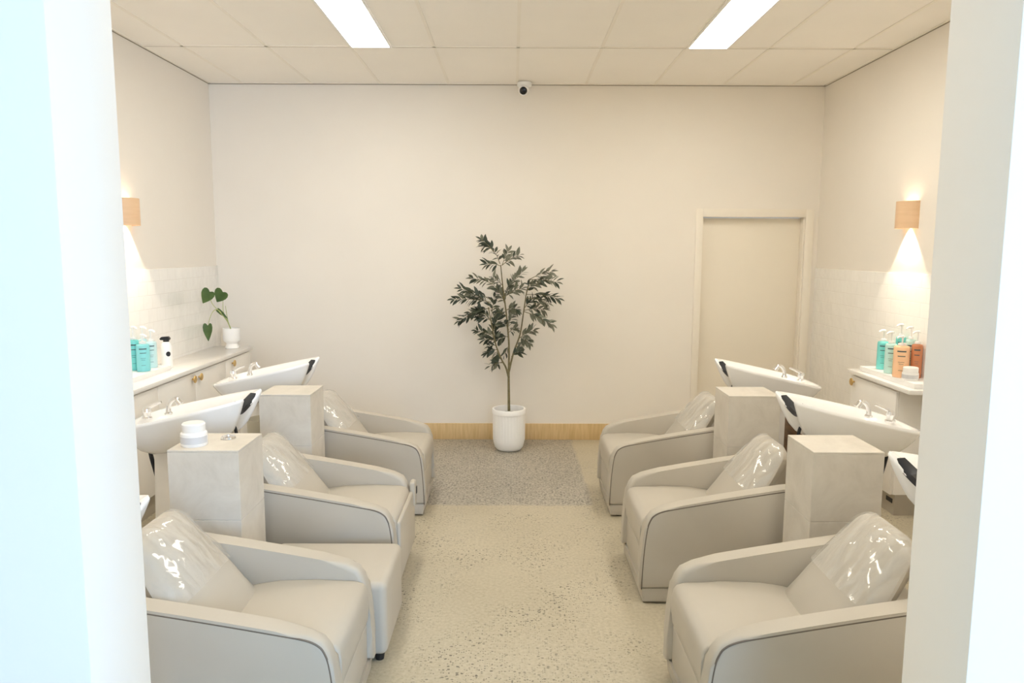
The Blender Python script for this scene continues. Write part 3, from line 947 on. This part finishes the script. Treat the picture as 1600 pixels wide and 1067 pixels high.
tube(bm, spline([T(331, 690, 0.012), T(318, 640, 0), T(298, 600, -0.02), T(272, 530, -0.05), T(252, 430, -0.07), T(240, 365, -0.08)], 5), [0.009 - 0.005*i/25 for i in range(26)], 8)
tube(bm, spline([T(331, 660, 0.01), T(342, 610, 0.02), T(356, 560, 0.04), T(381, 490, 0.06), T(396, 390, 0.05), T(409, 300, 0.04), T(424, 240, 0.03)], 5), [0.009 - 0.0055*i/30 for i in range(31)], 8)
TW = [((295, 185), (232, 178), 7, 0), ((290, 175), (262, 120), 5, 0), ((265, 125), (208, 72), 10, 0), ((262, 118), (215, 100), 6, 0), ((298, 182), (372, 138), 10, 1), ((300, 180), (326, 122), 5, 1),
      ((312, 340), (255, 262), 8, 1), ((258, 265), (170, 240), 8, 1), ((250, 345), (92, 328), 15, 0), ((252, 335), (120, 285), 12, 0), ((245, 350), (165, 305), 9, 0),
      ((242, 370), (108, 432), 14, 0), ((244, 372), (150, 400), 10, 0), ((252, 425), (190, 385), 8, 0), ((256, 430), (200, 408), 5, 0), ((268, 500), (192, 466), 8, 0), ((272, 520), (222, 512), 8, 0), ((272, 525), (262, 470), 7, 0),
      ((275, 540), (245, 545), 5, 0), ((262, 470), (290, 400), 10, 0), ((252, 420), (262, 330), 8, 0),
      ((312, 310), (388, 212), 11, 1), ((312, 320), (385, 282), 9, 1), ((302, 270), (262, 236), 7, 1), ((318, 380), (365, 372), 8, 1), ((314, 360), (285, 300), 9, 1),
      ((320, 405), (276, 385), 8, 0), ((326, 450), (352, 400), 6, 1), ((328, 500), (285, 515), 7, 0), ((329, 480), (365, 470), 7, 1), ((330, 540), (312, 585), 4, 0), ((342, 590), (372, 570), 4, 0),
      ((372, 510), (438, 472), 8, 1), ((376, 500), (420, 520), 6, 1), ((360, 545), (395, 552), 5, 1), ((330, 470), (305, 430), 6, 0), ((310, 330), (335, 270), 7, 1),
      ((424, 240), (512, 208), 10, 1), ((422, 244), (536, 252), 10, 1), ((412, 290), (470, 260), 8, 1), ((408, 310), (545, 326), 13, 0), ((406, 325), (505, 352), 10, 1), ((409, 302), (425, 262), 5, 0),
      ((398, 385), (515, 436), 12, 1), ((397, 380), (490, 380), 10, 1), ((400, 370), (432, 340), 7, 0),
      ((284, 560), (235, 572), 5, 0), ((282, 560), (270, 602), 4, 0), ((302, 612), (248, 632), 3, 0), ((300, 610), (264, 648), 3, 0)]
lf = bmesh.new()
for (a, b), (c, d), nl, grey in TW:  # grey picks the leaf colour with the light painted in
    y0 = -0.02 + rnd.uniform(-0.05, 0.05)
    y1 = y0 + rnd.uniform(-0.14, 0.14)
    p0, p1 = T(a, b, y0), T(c, d, y1)
    midp = (p0+p1)/2 + V(0, 0, 0.012)
    sp = spline([p0, midp, p1], 6)
    tube(bm, sp, [0.0032 - 0.002*i/(len(sp)-1) for i in range(len(sp))], 6)
    dr = (p1-p0).normalized()
    nl = int(nl*1.55)+1
    for k in range(nl):
        s_ = 0.18 + 0.82*(k+0.5)/nl
        i = min(len(sp)-2, int(s_*(len(sp)-1)))
        base = sp[i].lerp(sp[i+1], s_*(len(sp)-1)-i)
        side = dr.cross(V(0, 1, 0)).normalized() * (1 if k % 2 else -1)
        dd = dr*rnd.uniform(0.55, 1.0) + side*rnd.uniform(0.25, 0.85) + V(0, rnd.uniform(-0.55, 0.45), rnd.uniform(-0.25, 0.12))
        up = V(rnd.uniform(-0.5, 0.5), rnd.uniform(-0.9, 0.1), rnd.uniform(0.4, 1.0))
        ln = rnd.uniform(0.060, 0.088)
        leaf(lf, base, dd, up, ln, ln*rnd.uniform(0.30, 0.40), mi=(grey if rnd.random() < 0.85 else 1-grey))
    leaf(lf, p1, dr + V(0, -0.2, -0.05), V(0.1, -0.5, 0.8), 0.066, 0.024, mi=grey)
obj('trunk_and_branches', bm, M['bark'], t)
for v in lf.verts: v.co.y = min(v.co.y, BACK-PY-0.02)
obj('foliage', lf, [M['leaf_shaded'], M['leaf_lit']], t, angle=180)

# small heart-leaf plant on the left counter
t = thing('potted_plant', 'small heart-leaf plant in a white footed pot on the left counter', 'plant', (-2.485, 6.43, ZC))
bm = bmesh.new()
lathe(bm, [(0.054, 0.0), (0.058, 0.004), (0.056, 0.014), (0.044, 0.040), (0.050, 0.050), (0.066, 0.062), (0.072, 0.075), (0.073, 0.172), (0.071, 0.176), (0.066, 0.175), (0.064, 0.155)], 40, capt=False)
obj('pot', bm, M['ceramic'], t)
obj('soil', lathe(bmesh.new(), [(0.0655, 0.12), (0.0645, 0.155), (0.0005, 0.158)], 28), M['soil'], t)
def heart(bm, base, tip, wd, nrm):
    base, tip = Vector(base), Vector(tip)
    d = tip-base; ln = d.length; d.normalize()
    side = d.cross(Vector(nrm)).normalized(); nn = side.cross(d)
    out = [(0.02, 0.0), (-0.10, 0.16), (-0.13, 0.30), (-0.06, 0.44), (0.12, 0.50), (0.35, 0.46), (0.60, 0.32), (0.82, 0.15), (1.0, 0.0)]
    mids = [0.02, 0.04, 0.08, 0.15, 0.25, 0.42, 0.64, 0.84, 1.0]
    M_ = [bm.verts.new(base+d*ln*m_ - nn*0.012*m_*m_) for m_ in mids]
    for sg in (-1, 1):
        E_ = [bm.verts.new(base+d*ln*a+side*sg*wd*b + nn*wd*b*0.25 - nn*0.014*a*a) for a, b in out[1:-1]]
        E_ = [M_[0]] + E_ + [M_[-1]]
        for i in range(len(E_)-1):
            vs_ = [M_[i], E_[i], E_[i+1], M_[i+1]]
            u_ = []
            for v in vs_:
                if v not in u_: u_.append(v)
            if len(u_) >= 3: bm.faces.new(u_)
def stalk(pts, r):
    return tube(bmesh.new(), spline(pts, 6), r, 8)
K = 0.001435     # metres per drawing unit of the little plant
def Q(a, b, y=0.0): return V((a-725)*K, y, 0.172+(488-b)*K)
stems = [([Q(720, 490), Q(702, 445), Q(672, 380, -0.06), Q(655, 330, -0.14), V(-0.096, -0.20, 0.480)], V(-0.085, -0.215, 0.505), V(-0.150, -0.225, 0.405), 0.115),
         ([Q(722, 490), Q(695, 420), Q(680, 380), Q(682, 310)], Q(684, 266), Q(640, 330), 0.125),
         ([Q(720, 488), Q(690, 420), Q(655, 372, -0.04), Q(634, 390, -0.08), Q(614, 455, -0.10)], Q(611, 462, -0.10), Q(612, 560, -0.11), 0.08),
         ([Q(722, 490), Q(708, 450), Q(700, 400), Q(695, 350)], Q(655, 376, -0.02), Q(712, 428, -0.02), 0.036)]
for i, (pts, b_, tp, wd) in enumerate(stems):
    obj('stem', stalk(pts, [0.0042 - 0.0022*k/(6*(len(pts)-1)) for k in range(6*(len(pts)-1)+1)]), M['stem'], t)
    bm = bmesh.new()
    heart(bm, b_, tp, wd, (0.15, -1, 0.25))
    obj('leaf', bm, M['leaf_heart'], t, angle=180)
